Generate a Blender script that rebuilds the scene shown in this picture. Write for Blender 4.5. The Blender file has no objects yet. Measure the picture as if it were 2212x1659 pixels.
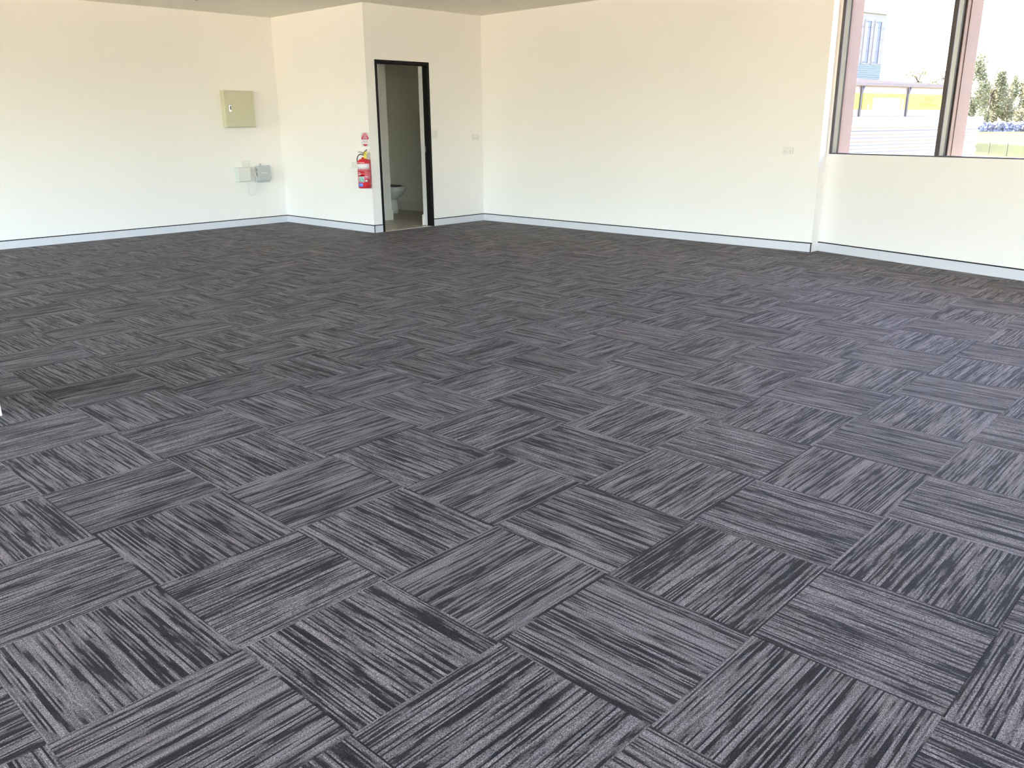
import bpy, bmesh, math, random
from mathutils import Vector, Matrix

random.seed(7)
sc = bpy.context.scene
COL = sc.collection
PI = math.pi

# ------------------------------------------------------------------ camera
CAM = Vector((1.43511, -1.91856, 1.36758))
FPX, YAW, PITCH, ROLL = 1813.9, -0.76782, 0.29899, -0.00865
IW, IH = 2212.0, 1659.0
fwd = Vector((math.sin(YAW) * math.cos(PITCH), math.cos(YAW) * math.cos(PITCH), -math.sin(PITCH)))
rgt = Vector((math.cos(YAW), -math.sin(YAW), 0))
upv = rgt.cross(fwd)
rg2 = rgt * math.cos(ROLL) + upv * math.sin(ROLL)
up2 = -rgt * math.sin(ROLL) + upv * math.cos(ROLL)
cam_d = bpy.data.cameras.new('camera')
cam = bpy.data.objects.new('camera', cam_d)
COL.objects.link(cam)
M = Matrix((rg2, up2, -fwd)).transposed().to_4x4()
M.translation = CAM
cam.matrix_world = M
cam_d.sensor_fit = 'HORIZONTAL'
cam_d.sensor_width = 36.0
cam_d.lens = 36.0 * FPX / IW
cam_d.clip_start, cam_d.clip_end = 0.05, 3000
sc.camera = cam

# ------------------------------------------------------------------ view
sc.view_settings.view_transform = 'Standard'
sc.view_settings.look = 'None'
sc.view_settings.gamma = 1.0
sc.view_settings.use_curve_mapping = False
sc.view_settings.exposure = 2.5
sc.cycles.max_bounces = 12
sc.cycles.diffuse_bounces = 8
sc.cycles.glossy_bounces = 4
sc.cycles.transparent_max_bounces = 16
sc.cycles.sample_clamp_indirect = 12.0
sc.cycles.caustics_reflective = False
sc.cycles.caustics_refractive = False

# ------------------------------------------------------------------ sky and sun
SUN_EL, SUN_AZ = math.radians(50), math.radians(-82)     # azimuth from +Y towards +X
world = bpy.data.worlds.new('world')
sc.world = world
world.use_nodes = True
wn = world.node_tree.nodes
wl = world.node_tree.links
wn.clear()
sky = wn.new('ShaderNodeTexSky')
sky.sky_type = 'NISHITA'
sky.sun_disc = False
sky.sun_elevation = SUN_EL
sky.sun_rotation = SUN_AZ
sky.air_density = 1.0
sky.dust_density = 2.0
sky.ozone_density = 1.0
bg = wn.new('ShaderNodeBackground')
bg.inputs['Strength'].default_value = 1.1
wo = wn.new('ShaderNodeOutputWorld')
hs = wn.new('ShaderNodeHueSaturation')              # sky colour graded: hue shifted towards lavender, slightly more saturated
hs.inputs['Saturation'].default_value = 1.05
hs.inputs['Hue'].default_value = 0.518
wl.new(sky.outputs[0], hs.inputs['Color'])
wl.new(hs.outputs[0], bg.inputs['Color'])
wl.new(bg.outputs[0], wo.inputs['Surface'])
world.cycles.sampling_method = 'MANUAL'
world.cycles.sample_map_resolution = 512

sun_d = bpy.data.lights.new('sun', 'SUN')
sun_d.energy = 16.0
sun_d.color = (1.0, 0.90, 0.76)
sun_d.angle = math.radians(0.53)
sun = bpy.data.objects.new('sun', sun_d)
COL.objects.link(sun)
sdir = Vector((math.sin(SUN_AZ) * math.cos(SUN_EL), math.cos(SUN_AZ) * math.cos(SUN_EL), math.sin(SUN_EL)))
sun.rotation_euler = sdir.to_track_quat('Z', 'Y').to_euler()
sun.location = sdir * 60


def portal(name, centre, normal_in, w, h):
    d = bpy.data.lights.new(name, 'AREA')
    d.shape = 'RECTANGLE'
    d.size, d.size_y = w, h
    d.cycles.is_portal = True
    o = bpy.data.objects.new(name, d)
    COL.objects.link(o)
    z = -Vector(normal_in)
    x = Vector((0, 0, 1)).cross(z).normalized()
    y = z.cross(x)
    m = Matrix((x, y, z)).transposed().to_4x4()
    m.translation = Vector(centre)
    o.matrix_world = m


# ------------------------------------------------------------------ room numbers (metres)
XL, YW, XD, YB, XR, H = -9.923, 5.0, -7.781, 7.053, -2.629, 2.846
WT = 0.212
P0 = Vector((-2.647, 7.220, 0))                 # start of the angled window wall
WD = Vector((0.96360, -0.26734, 0))             # along it
WN = Vector((0.26734, 0.96360, 0))              # outwards
XE, YS = 8.0, -10.0                              # right-hand and rear walls
WL = (XE - P0.x) / WD.x
PE = P0 + WD * WL
SILL, HEAD = 1.043, 2.63
HS = 0.1034
GZ = -3.1                                       # ground outside (the room is one floor up)


# ------------------------------------------------------------------ helpers
class MB:
    def __init__(self):
        self.bm = bmesh.new()

    def box(self, a, b, mat=None, bevel=0.0, seg=1):
        x0, y0, z0 = a
        x1, y1, z1 = b
        vs = [self.bm.verts.new(p) for p in ((x0, y0, z0), (x1, y0, z0), (x1, y1, z0), (x0, y1, z0),
                                             (x0, y0, z1), (x1, y0, z1), (x1, y1, z1), (x0, y1, z1))]
        fs = [self.bm.faces.new([vs[i] for i in f]) for f in
              ((0, 3, 2, 1), (4, 5, 6, 7), (0, 1, 5, 4), (1, 2, 6, 5), (2, 3, 7, 6), (3, 0, 4, 7))]
        if bevel:
            es = list({e for f in fs for e in f.edges})
            r = bmesh.ops.bevel(self.bm, geom=es, offset=bevel, segments=seg, affect='EDGES', profile=0.5)
            vs = list({v for f in r['faces'] for v in f.verts} | {v for v in vs if v.is_valid})
        if mat is not None:
            bmesh.ops.transform(self.bm, matrix=mat, verts=vs)
        return self

    def prism(self, pts, z0, z1, mat=None):
        lo = [self.bm.verts.new((x, y, z0)) for x, y in pts]
        hi = [self.bm.verts.new((x, y, z1)) for x, y in pts]
        n = len(pts)
        self.bm.faces.new(list(reversed(lo)))
        self.bm.faces.new(hi)
        for i in range(n):
            self.bm.faces.new((lo[i], lo[(i + 1) % n], hi[(i + 1) % n], hi[i]))
        if mat is not None:
            bmesh.ops.transform(self.bm, matrix=mat, verts=lo + hi)
        return self

    def lathe(self, prof, n=32, mat=None, a0=0.0, a1=2 * PI, smooth=True, shell=False):
        full = abs(a1 - a0 - 2 * PI) < 1e-6
        m = n if full else n + 1
        rings, allv = [], []
        for r, z in prof:
            if r < 1e-6:
                v = self.bm.verts.new((0, 0, z))
                rings.append([v] * m)
                allv.append(v)
            else:
                ring = [self.bm.verts.new((r * math.cos(a0 + (a1 - a0) * i / n), r * math.sin(a0 + (a1 - a0) * i / n), z))
                        for i in range(m)]
                rings.append(ring)
                allv += ring
        for k in range(len(rings) - 1):
            for i in range(n):
                j = (i + 1) % m
                f = []
                for v in (rings[k][i], rings[k][j], rings[k + 1][j], rings[k + 1][i]):
                    if v not in f:
                        f.append(v)
                if len(f) >= 3:
                    fc = self.bm.faces.new(f)
                    fc.smooth = smooth
        if mat is not None:
            bmesh.ops.transform(self.bm, matrix=mat, verts=allv)
        return self

    def tube(self, pts, r, n=10, taper=None, flat=1.0):
        pts = [Vector(p) for p in pts]
        rings = []
        up = Vector((0, 0, 1))
        prev = None
        for i, p in enumerate(pts):
            t = (pts[min(i + 1, len(pts) - 1)] - pts[max(i - 1, 0)]).normalized()
            if prev is None:
                ref = up if abs(t.z) < 0.9 else Vector((1, 0, 0))
                x = t.cross(ref).normalized()
            else:
                x = (prev - t * prev.dot(t)).normalized()
            prev = x
            y = t.cross(x)
            rr = r if taper is None else r * (1 + (taper - 1) * i / (len(pts) - 1))
            rings.append([self.bm.verts.new(p + (x * math.cos(2 * PI * k / n) + y * math.sin(2 * PI * k / n) * flat) * rr)
                          for k in range(n)])
        for a, b in zip(rings, rings[1:]):
            for k in range(n):
                f = self.bm.faces.new((a[k], a[(k + 1) % n], b[(k + 1) % n], b[k]))
                f.smooth = True
        self.bm.faces.new(list(reversed(rings[0])))
        self.bm.faces.new(rings[-1])
        return self

    def loft(self, rings, cap=True, smooth=True):
        R_ = [[self.bm.verts.new(p) for p in ring] for ring in rings]
        n = len(R_[0])
        for a, b in zip(R_, R_[1:]):
            for k in range(n):
                f = self.bm.faces.new((a[k], a[(k + 1) % n], b[(k + 1) % n], b[k]))
                f.smooth = smooth
        if cap:
            self.bm.faces.new(list(reversed(R_[0])))
            self.bm.faces.new(R_[-1])
        return self

    def quad(self, *ps):
        self.bm.faces.new([self.bm.verts.new(p) for p in ps])
        return self

    def mesh(self, name, mat):
        bmesh.ops.recalc_face_normals(self.bm, faces=self.bm.faces)
        me = bpy.data.meshes.new(name)
        self.bm.to_mesh(me)
        self.bm.free()
        if mat:
            me.materials.append(mat)
        return me

    def build(self, name, mat, parent=None):
        o = bpy.data.objects.new(name, self.mesh(name, mat))
        COL.objects.link(o)
        if parent is not None:
            o.parent = parent
        return o


def tag(o, label=None, cat=None, group=None, kind=None):
    if label:
        o['label'] = label
    if cat:
        o['category'] = cat
    if group:
        o['group'] = group
    if kind:
        o['kind'] = kind
    return o


def empty(name, loc=(0, 0, 0), rot=(0, 0, 0)):
    o = bpy.data.objects.new(name, None)
    COL.objects.link(o)
    o.location = loc
    o.rotation_euler = rot
    o.empty_display_size = 0.1
    return o


def frame(origin, x, y, z):
    m = Matrix((Vector(x), Vector(y), Vector(z))).transposed().to_4x4()
    m.translation = Vector(origin)
    return m


def text_mesh(body, size, depth, mat, name, parent, mtx, shear=0.0, xs=1.0):
    cu = bpy.data.curves.new('lettering', 'FONT')
    cu.body = body
    cu.size = size
    cu.align_x = 'CENTER'
    cu.align_y = 'CENTER'
    cu.extrude = depth
    cu.shear = shear
    t = bpy.data.objects.new('lettering', cu)
    COL.objects.link(t)
    bpy.context.view_layer.update()
    dg = bpy.context.evaluated_depsgraph_get()
    me = bpy.data.meshes.new_from_object(t.evaluated_get(dg))
    bpy.data.objects.remove(t)
    bpy.data.curves.remove(cu)
    me.transform(Matrix.Diagonal((xs, 1, 1, 1)))
    me.transform(mtx)
    me.materials.clear()
    me.materials.append(mat)
    o = bpy.data.objects.new(name, me)
    COL.objects.link(o)
    o.parent = parent
    return o


# ------------------------------------------------------------------ materials
def principled(name, col, rough=0.5, metal=0.0, spec=0.5, noise=0.0, nscale=40.0, bump=0.0, bscale=200.0, **kw):
    m = bpy.data.materials.new(name)
    m.use_nodes = True
    nt = m.node_tree
    b = nt.nodes['Principled BSDF']
    b.inputs['Base Color'].default_value = (*col, 1)
    b.inputs['Roughness'].default_value = rough
    b.inputs['Metallic'].default_value = metal
    b.inputs['Specular IOR Level'].default_value = spec
    for k, v in kw.items():
        b.inputs[k].default_value = v
    tc = nt.nodes.new('ShaderNodeTexCoord')
    if noise > 0:
        n = nt.nodes.new('ShaderNodeTexNoise')
        n.inputs['Scale'].default_value = nscale
        n.inputs['Detail'].default_value = 4
        nt.links.new(tc.outputs['Object'], n.inputs['Vector'])
        mx = nt.nodes.new('ShaderNodeMix')
        mx.data_type = 'RGBA'
        mx.inputs['A'].default_value = (*[c * (1 - noise) for c in col], 1)
        mx.inputs['B'].default_value = (*[min(1, c * (1 + noise)) for c in col], 1)
        nt.links.new(n.outputs['Fac'], mx.inputs['Factor'])
        nt.links.new(mx.outputs['Result'], b.inputs['Base Color'])
    if bump > 0:
        n2 = nt.nodes.new('ShaderNodeTexNoise')
        n2.inputs['Scale'].default_value = bscale
        n2.inputs['Detail'].default_value = 3
        nt.links.new(tc.outputs['Object'], n2.inputs['Vector'])
        bp = nt.nodes.new('ShaderNodeBump')
        bp.inputs['Strength'].default_value = bump
        bp.inputs['Distance'].default_value = 0.001
        nt.links.new(n2.outputs['Fac'], bp.inputs['Height'])
        nt.links.new(bp.outputs['Normal'], b.inputs['Normal'])
    return m


def glass_mat(name, tint=(0.97, 0.98, 0.97)):
    m = bpy.data.materials.new(name)
    m.use_nodes = True
    nt = m.node_tree
    nt.nodes.clear()
    out = nt.nodes.new('ShaderNodeOutputMaterial')
    tr = nt.nodes.new('ShaderNodeBsdfTransparent')
    tr.inputs['Color'].default_value = (*tint, 1)
    gl = nt.nodes.new('ShaderNodeBsdfGlossy')
    gl.inputs['Roughness'].default_value = 0.01
    lw = nt.nodes.new('ShaderNodeLayerWeight')          # Schlick reflectance, the same from both sides of the pane
    lw.inputs['Blend'].default_value = 0.5
    pw = nt.nodes.new('ShaderNodeMath')
    pw.operation = 'POWER'
    pw.inputs[1].default_value = 5.0
    nt.links.new(lw.outputs['Facing'], pw.inputs[0])
    fr = nt.nodes.new('ShaderNodeMath')
    fr.operation = 'MULTIPLY_ADD'
    fr.inputs[1].default_value = 0.96
    fr.inputs[2].default_value = 0.04
    nt.links.new(pw.outputs[0], fr.inputs[0])
    mx = nt.nodes.new('ShaderNodeMixShader')
    nt.links.new(fr.outputs[0], mx.inputs['Fac'])
    nt.links.new(tr.outputs[0], mx.inputs[1])
    nt.links.new(gl.outputs[0], mx.inputs[2])
    nt.links.new(mx.outputs[0], out.inputs['Surface'])
    return m


MAT = {}
MAT['wall'] = principled('wall_paint', (0.865, 0.84, 0.825), 0.6, spec=0.3, noise=0.012, nscale=1.5, bump=0.05, bscale=300)
MAT['ceiling'] = principled('ceiling_paint', (0.86, 0.83, 0.73), 0.8, spec=0.2, noise=0.015, nscale=3)
MAT['skirting'] = principled('skirting_enamel', (0.63, 0.645, 0.70), 0.35, spec=0.5, noise=0.01, nscale=8)
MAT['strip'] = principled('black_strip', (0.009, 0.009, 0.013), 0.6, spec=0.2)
MAT['slab'] = principled('underlay', (0.05, 0.05, 0.055), 0.9)
MAT['doorframe'] = principled('dark_bronze_frame', (0.009, 0.008, 0.0085), 0.6, spec=0.2, noise=0.15, nscale=60)
MAT['alu_dark'] = principled('window_aluminium_dark', (0.10, 0.085, 0.085), 0.4, metal=0.3, noise=0.08, nscale=30)  # shaded tone of the frame finish, painted on room-side faces
MAT['alu'] = principled('window_aluminium', (0.185, 0.172, 0.112), 0.6, metal=0.0, noise=0.06, nscale=30)  # same finish with skylight put into the colour
MAT['gasket'] = principled('gasket', (0.02, 0.02, 0.02), 0.7)
MAT['steel'] = principled('primed_steel', (0.190, 0.120, 0.096), 0.55, noise=0.10, nscale=6)
MAT['glass'] = glass_mat('window_glass')
MAT['glass_tinted'] = glass_mat('tinted_window_glass', (0.64, 0.64, 0.64))  # grey tint added to dim the bright outside
MAT['vinyl'] = principled('toilet_vinyl', (0.50, 0.45, 0.38), 0.4, noise=0.25, nscale=160, bump=0.1, bscale=200)
MAT['tile_skirt'] = principled('toilet_skirting', (0.80, 0.785, 0.71), 0.4, noise=0.02, nscale=8)
MAT['toilet_wall'] = principled('toilet_wall_paint', (0.90, 0.885, 0.80), 0.6, noise=0.02, nscale=4)
MAT['china'] = principled('vitreous_china', (0.84, 0.84, 0.82), 0.12, spec=0.6, noise=0.01)
MAT['seat'] = principled('seat_shadow_gap', (0.04, 0.04, 0.045), 0.4)  # dark grey toilet seat
MAT['threshold'] = principled('threshold_metal', (0.72, 0.70, 0.66), 0.3, metal=0.6, noise=0.05, nscale=50)
MAT['beige'] = principled('switchboard_beige', (0.58, 0.56, 0.42), 0.6, noise=0.02, nscale=10)
MAT['chrome'] = principled('chrome', (0.80, 0.80, 0.80), 0.18, metal=1.0, noise=0.03)
MAT['dark'] = principled('dark_plastic', (0.02, 0.02, 0.022), 0.45, noise=0.1)
MAT['white_plastic'] = principled('white_plastic', (0.80, 0.80, 0.78), 0.35, noise=0.01)
MAT['switch_plate'] = principled('switch_plate', (0.76, 0.75, 0.73), 0.3, noise=0.01)
MAT['slot'] = principled('slot_grey', (0.28, 0.27, 0.26), 0.5)
MAT['box_white'] = principled('network_box_white', (0.72, 0.73, 0.70), 0.4, noise=0.015)
MAT['box_side'] = principled('network_box_side', (0.62, 0.67, 0.65), 0.4, noise=0.015)
MAT['box_grey'] = principled('network_box_grey', (0.47, 0.50, 0.52), 0.42, noise=0.02)
MAT['amber'] = principled('amber_print', (0.72, 0.58, 0.42), 0.5)
MAT['red'] = principled('extinguisher_red', (0.62, 0.02, 0.035), 0.22, spec=0.6, noise=0.03)
MAT['red_dark'] = principled('label_dark_red', (0.50, 0.012, 0.022), 0.35)
MAT['red_pale'] = principled('label_rose', (0.66, 0.13, 0.17), 0.4)
MAT['sign_red'] = principled('sign_crimson', (0.50, 0.012, 0.07), 0.4)
MAT['sign_pink'] = principled('sign_pink', (0.82, 0.34, 0.44), 0.4)
MAT['label_white'] = principled('label_white', (0.80, 0.74, 0.80), 0.4)
MAT['label_green'] = principled('label_green', (0.10, 0.42, 0.32), 0.4)
MAT['label_blue'] = principled('label_blue', (0.16, 0.26, 0.80), 0.4)
MAT['print'] = principled('grey_print', (0.42, 0.32, 0.42), 0.5)
MAT['clear'] = principled('sign_acrylic', (0.74, 0.76, 0.75), 0.15, noise=0.01)
MAT['yellow_tag'] = principled('yellow_tag', (0.72, 0.62, 0.02), 0.4, noise=0.05)
MAT['brass'] = principled('brass', (0.55, 0.33, 0.12), 0.3, metal=0.8, noise=0.05)
# outside
MAT['clad_white'] = principled('white_cladding', (0.275, 0.250, 0.238), 0.5, noise=0.03, nscale=3)
MAT['shed_wall'] = principled('shed_wall', (0.23, 0.21, 0.195), 0.6, noise=0.03, nscale=2)
MAT['shed_roof'] = principled('shed_roof', (0.155, 0.148, 0.140), 0.5, noise=0.04, nscale=2)
MAT['gutter'] = principled('gutter_tan', (0.112, 0.084, 0.066), 0.5, noise=0.05, nscale=4)
MAT['pipe'] = principled('downpipe_grey', (0.081, 0.073, 0.077), 0.5, noise=0.05, nscale=4)
MAT['sign_yellow'] = principled('banner_yellow', (0.62, 0.58, 0.026), 0.5, noise=0.03, nscale=3)
MAT['sign_brown'] = principled('banner_lettering', (0.12, 0.055, 0.008), 0.5)
MAT['sign_white'] = principled('banner_white', (0.544, 0.544, 0.530), 0.5)
MAT['tall_white'] = principled('tower_panel_white', (0.245, 0.212, 0.185), 0.6, noise=0.03, nscale=1)
MAT['tall_blue'] = principled('tower_louvre_blue', (0.12, 0.17, 0.23), 0.5, noise=0.05, nscale=1)
MAT['win_dark'] = principled('tower_window_glass', (0.045, 0.05, 0.095), 0.25, spec=0.6)
MAT['grey_stripe'] = principled('grey_stripe', (0.10, 0.095, 0.10), 0.5)
MAT['grass'] = principled('lawn', (0.096, 0.099, 0.019), 0.9, spec=0.1, noise=0.22, nscale=0.35)
MAT['paving'] = principled('paving', (0.46, 0.395, 0.27), 0.85, noise=0.12, nscale=0.6)
MAT['fence'] = principled('fence_black', (0.035, 0.038, 0.022), 0.5, noise=0.1)
MAT['bark'] = principled('bark', (0.10, 0.075, 0.055), 0.9, noise=0.3, nscale=3)
MAT['leaf'] = principled('gum_leaves', (0.25, 0.24, 0.13), 0.7, spec=0.2, noise=0.4, nscale=0.2)
MAT['leaf_pale'] = principled('pale_leaves', (0.30, 0.27, 0.16), 0.7, spec=0.2, noise=0.4, nscale=0.2)
MAT['scrub'] = principled('shaded_scrub', (0.30, 0.30, 0.38), 0.9, noise=0.3, nscale=0.3)  # shade and blue haze painted into the scrub colour


def carpet_material():
    m = bpy.data.materials.new('carpet_tile_loop_pile')
    m.use_nodes = True
    nt = m.node_tree
    N, L = nt.nodes, nt.links
    b = N['Principled BSDF']

    def math_n(op, a=None, bb=None, c=None):
        n = N.new('ShaderNodeMath')
        n.operation = op
        for i, v in enumerate((a, bb, c)):
            if v is None:
                continue
            if isinstance(v, (int, float)):
                n.inputs[i].default_value = v
            else:
                L.new(v, n.inputs[i])
        return n.outputs[0]

    def comb(x, y, z):
        n = N.new('ShaderNodeCombineXYZ')
        for i, v in enumerate((x, y, z)):
            if isinstance(v, (int, float)):
                n.inputs[i].default_value = v
            else:
                L.new(v, n.inputs[i])
        return n.outputs[0]

    def noise(vec, scale=1.0, detail=2.0, rough=0.5):
        n = N.new('ShaderNodeTexNoise')
        n.inputs['Scale'].default_value = scale
        n.inputs['Detail'].default_value = detail
        n.inputs['Roughness'].default_value = rough
        L.new(vec, n.inputs['Vector'])
        return n.outputs['Fac']

    uv = N.new('ShaderNodeUVMap')
    uv.uv_map = 'UVMap'
    sp = N.new('ShaderNodeSeparateXYZ')
    L.new(uv.outputs[0], sp.inputs[0])
    u, v = sp.outputs[0], sp.outputs[1]
    oi = N.new('ShaderNodeObjectInfo')
    at = N.new('ShaderNodeAttribute')
    at.attribute_name = 'seed'
    seed = math_n('ADD', oi.outputs['Random'], at.outputs['Fac'])
    pitch = 0.0050
    row = math_n('FLOOR', math_n('DIVIDE', v, pitch))
    wn_ = N.new('ShaderNodeTexWhiteNoise')
    wn_.noise_dimensions = '2D'
    L.new(comb(row, math_n('MULTIPLY', seed, 971.0), 0), wn_.inputs['Vector'])
    rr = wn_.outputs['Value']
    # streaks in single yarn rows
    n1 = noise(comb(math_n('MULTIPLY', u, 5.5), math_n('MULTIPLY', row, 13.71), math_n('MULTIPLY', seed, 211.0)), 1.0, 2.0)
    # pairs of rows that share a streak
    row2 = math_n('FLOOR', math_n('DIVIDE', v, pitch * 2.0))
    n1b = noise(comb(math_n('MULTIPLY', u, 4.0), math_n('MULTIPLY', row2, 9.37), math_n('ADD', math_n('MULTIPLY', seed, 311.0), 17.0)), 1.0, 1.0)
    # soft clusters across the tile
    n2 = noise(comb(math_n('MULTIPLY', u, 3.2), math_n('MULTIPLY', v, 13.0), math_n('MULTIPLY', seed, 157.0)), 1.0, 1.0)
    t = math_n('ADD', math_n('MULTIPLY', n1, 2.0), math_n('MULTIPLY', n2, 0.60))
    t = math_n('ADD', t, math_n('MULTIPLY', n1b, 0.42))
    t = math_n('ADD', t, math_n('MULTIPLY', rr, 0.62))
    t = math_n('SUBTRACT', t, 1.29)                 # mean about 0.5
    ramp = N.new('ShaderNodeValToRGB')
    L.new(t, ramp.inputs['Fac'])
    cr = ramp.color_ramp
    cr.elements[0].position, cr.elements[0].color = 0.20, (0.0188, 0.0162, 0.0188, 1)
    cr.elements[1].position, cr.elements[1].color = 0.88, (0.2303, 0.2096, 0.2237, 1)
    e = cr.elements.new(0.41)
    e.color = (0.0324, 0.0282, 0.0324, 1)
    e = cr.elements.new(0.465)
    e.color = (0.0996, 0.0912, 0.0978, 1)
    e = cr.elements.new(0.66)
    e.color = (0.1579, 0.1443, 0.1542, 1)
    # heathered yarn speckle
    spk = noise(comb(math_n('MULTIPLY', u, 250.0), math_n('MULTIPLY', v, 420.0), math_n('MULTIPLY', seed, 57.0)), 1.0, 2.0, 0.6)
    spk = math_n('MAXIMUM', math_n('ADD', math_n('MULTIPLY', spk, 5.0), -1.5), 0.12)
    rib = math_n('ABSOLUTE', math_n('SINE', math_n('MULTIPLY', v, PI / (pitch * 0.5))))
    rib_shade = math_n('ADD', math_n('MULTIPLY', rib, 0.36), 0.76)  # shade between yarn rows painted into the pile colour
    fac = math_n('MULTIPLY', spk, rib_shade)
    mx = N.new('ShaderNodeVectorMath')
    mx.operation = 'SCALE'
    L.new(ramp.outputs['Color'], mx.inputs[0])
    L.new(fac, mx.inputs['Scale'])
    L.new(mx.outputs[0], b.inputs['Base Color'])
    b.inputs['Roughness'].default_value = 0.60
    b.inputs['Specular IOR Level'].default_value = 0.10
    b.inputs['Sheen Weight'].default_value = 0.04
    b.inputs['Sheen Roughness'].default_value = 0.5
    bp = N.new('ShaderNodeBump')
    bp.inputs['Strength'].default_value = 0.5
    bp.inputs['Distance'].default_value = 0.0012
    L.new(math_n('ADD', rib, math_n('MULTIPLY', spk, 0.6)), bp.inputs['Height'])
    L.new(bp.outputs['Normal'], b.inputs['Normal'])
    return m


MAT['carpet'] = carpet_material()


# ------------------------------------------------------------------ walls
def wall(name, p, d, length, out, thick, openings=(), z0=-0.25, z1=H + 0.02, mat='wall'):
    """vertical wall: face through p along d, body on the 'out' side, rectangular openings (a0,a1,z0,z1)"""
    p, d, out = Vector(p), Vector(d), Vector(out)
    m = frame(p, d, out, (0, 0, 1))
    mb = MB()
    a = 0.0
    for (a0, a1, b0, b1) in sorted(openings):
        if a0 > a:
            mb.box((a, 0, z0), (a0, thick, z1), m)
        if b0 > z0:
            mb.box((a0, 0, z0), (a1, thick, b0), m)
        if b1 < z1:
            mb.box((a0, 0, b1), (a1, thick, z1), m)
        a = a1
    if a < length:
        mb.box((a, 0, z0), (length, thick, z1), m)
    return tag(mb.build(name, MAT[mat]), kind='structure')


X_, Y_ = Vector((1, 0, 0)), Vector((0, 1, 0))
wall_left = wall('wall_left', (XL, YS - 0.2, 0), Y_, YW + 0.2 - YS + 0.1, -X_, 0.15)
wall_side = wall('wall_side', (-10.45, YW, 0), X_, XD + 10.45 - WT, Y_, 0.10)
DY0, DY1, DZ = 5.142, 6.055, 2.187                      # outside of the door frame
wall_door = wall('wall_door', (XD, YW, 0), Y_, YB - YW + 0.28, -X_, WT, [(DY0 + 0.012 - YW, DY1 - 0.012 - YW, -0.25, DZ - 0.012)])
wall_back = wall('wall_back', (XD, YB, 0), X_, XR - XD, Y_, 0.28)
WIN_A0 = 0.046
NB = 7                                                   # window bays
BAY = 1.23
WIN_A1 = WIN_A0 + NB * BAY + 0.08
wall_window = wall('wall_window', P0, WD, WL + 0.05, WN, 0.14, [(WIN_A0, WIN_A1, SILL, HEAD)])
RW = [(1.0, 5.6, 0.12, 2.78), (6.0, 10.8, 0.12, 2.78)]
wall_right = wall('wall_right', (XE, YS - 0.2, 0), Y_, PE.y - YS + 0.3, X_, 0.14, RW)
SW = [(0.5, 7.9, 0.05, 2.80), (8.2, 13.8, 0.05, 2.80)]
wall_rear = wall('wall_rear', (XL, YS, 0), X_, XE - XL, -Y_, 0.14, SW)
# short wall end at the left edge of the view
mb = MB().box((-3.62, -0.95, -0.02), (-3.163, -0.831, H))
wall_nib = tag(mb.build('wall_nib', MAT['wall']), kind='structure')
# filler between the back wall end and the start of the window wall outside
ceil = MB().box((XL - 0.2, YS - 0.2, H), (XE + 0.2, 7.6, H + 0.12)).build('ceiling', MAT['ceiling'])
tag(ceil, kind='structure')
mb = MB().box((-9.0, 3.44, H - 0.006), (-8.4, 4.04, H + 0.01))
pn = mb.build('access_panel', MAT['ceiling'], ceil)
mb = MB()
for a, b in (((-9.008, 3.432), (-8.392, 3.44)), ((-9.008, 4.04), (-8.392, 4.048)), ((-9.008, 3.44), (-9.0, 4.04)), ((-8.4, 3.44), (-8.392, 4.04))):
    mb.box((a[0], a[1], H - 0.003), (b[0], b[1], H + 0.01))
mb.build('panel_joint', MAT['slot'], ceil)

# ------------------------------------------------------------------ floor and carpet tiles
ROOM = [(XL, YS), (XE, YS), (XE, PE.y), (P0.x, P0.y), (XR, YB), (XD, YB), (XD, YW), (XL, YW)]
mb = MB().prism([(x, y) for x, y in ROOM], -0.24, -0.008)
floor = tag(mb.build('floor', MAT['slab']), kind='structure')
LROT = 0.0145
lc, ls = math.cos(LROT), math.sin(LROT)
TS = 0.5


def lat(i, j):
    x, y = TS * i, TS * j
    return (lc * x - ls * y, ls * x + lc * y)


def clip(subject, clipper):
    out = list(subject)
    n = len(clipper)
    for k in range(n):
        ax, ay = clipper[k]
        bx, by = clipper[(k + 1) % n]
        src, out = out, []
        if not src:
            return []

        def side(p):
            return (bx - ax) * (p[1] - ay) - (by - ay) * (p[0] - ax)
        for q in range(len(src)):
            p, r = src[q], src[(q + 1) % len(src)]
            sp_, sr = side(p), side(r)
            if sp_ >= 0:
                out.append(p)
            if (sp_ >= 0) != (sr >= 0):
                t = sp_ / (sp_ - sr)
                out.append((p[0] + (r[0] - p[0]) * t, p[1] + (r[1] - p[1]) * t))
    res = []
    for p in out:
        if not res or abs(p[0] - res[-1][0]) + abs(p[1] - res[-1][1]) > 1e-4:
            res.append(p)
    if len(res) > 1 and abs(res[0][0] - res[-1][0]) + abs(res[0][1] - res[-1][1]) < 1e-4:
        res.pop()
    return res


def area(p):
    return 0.5 * sum(p[k][0] * p[(k + 1) % len(p)][1] - p[(k + 1) % len(p)][0] * p[k][1] for k in range(len(p)))


def project(p):
    v = Vector(p) - CAM
    z = v.dot(fwd)
    if z < 0.05:
        return None
    return (IW / 2 + FPX * v.dot(rg2) / z, IH / 2 - FPX * v.dot(up2) / z)


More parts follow.
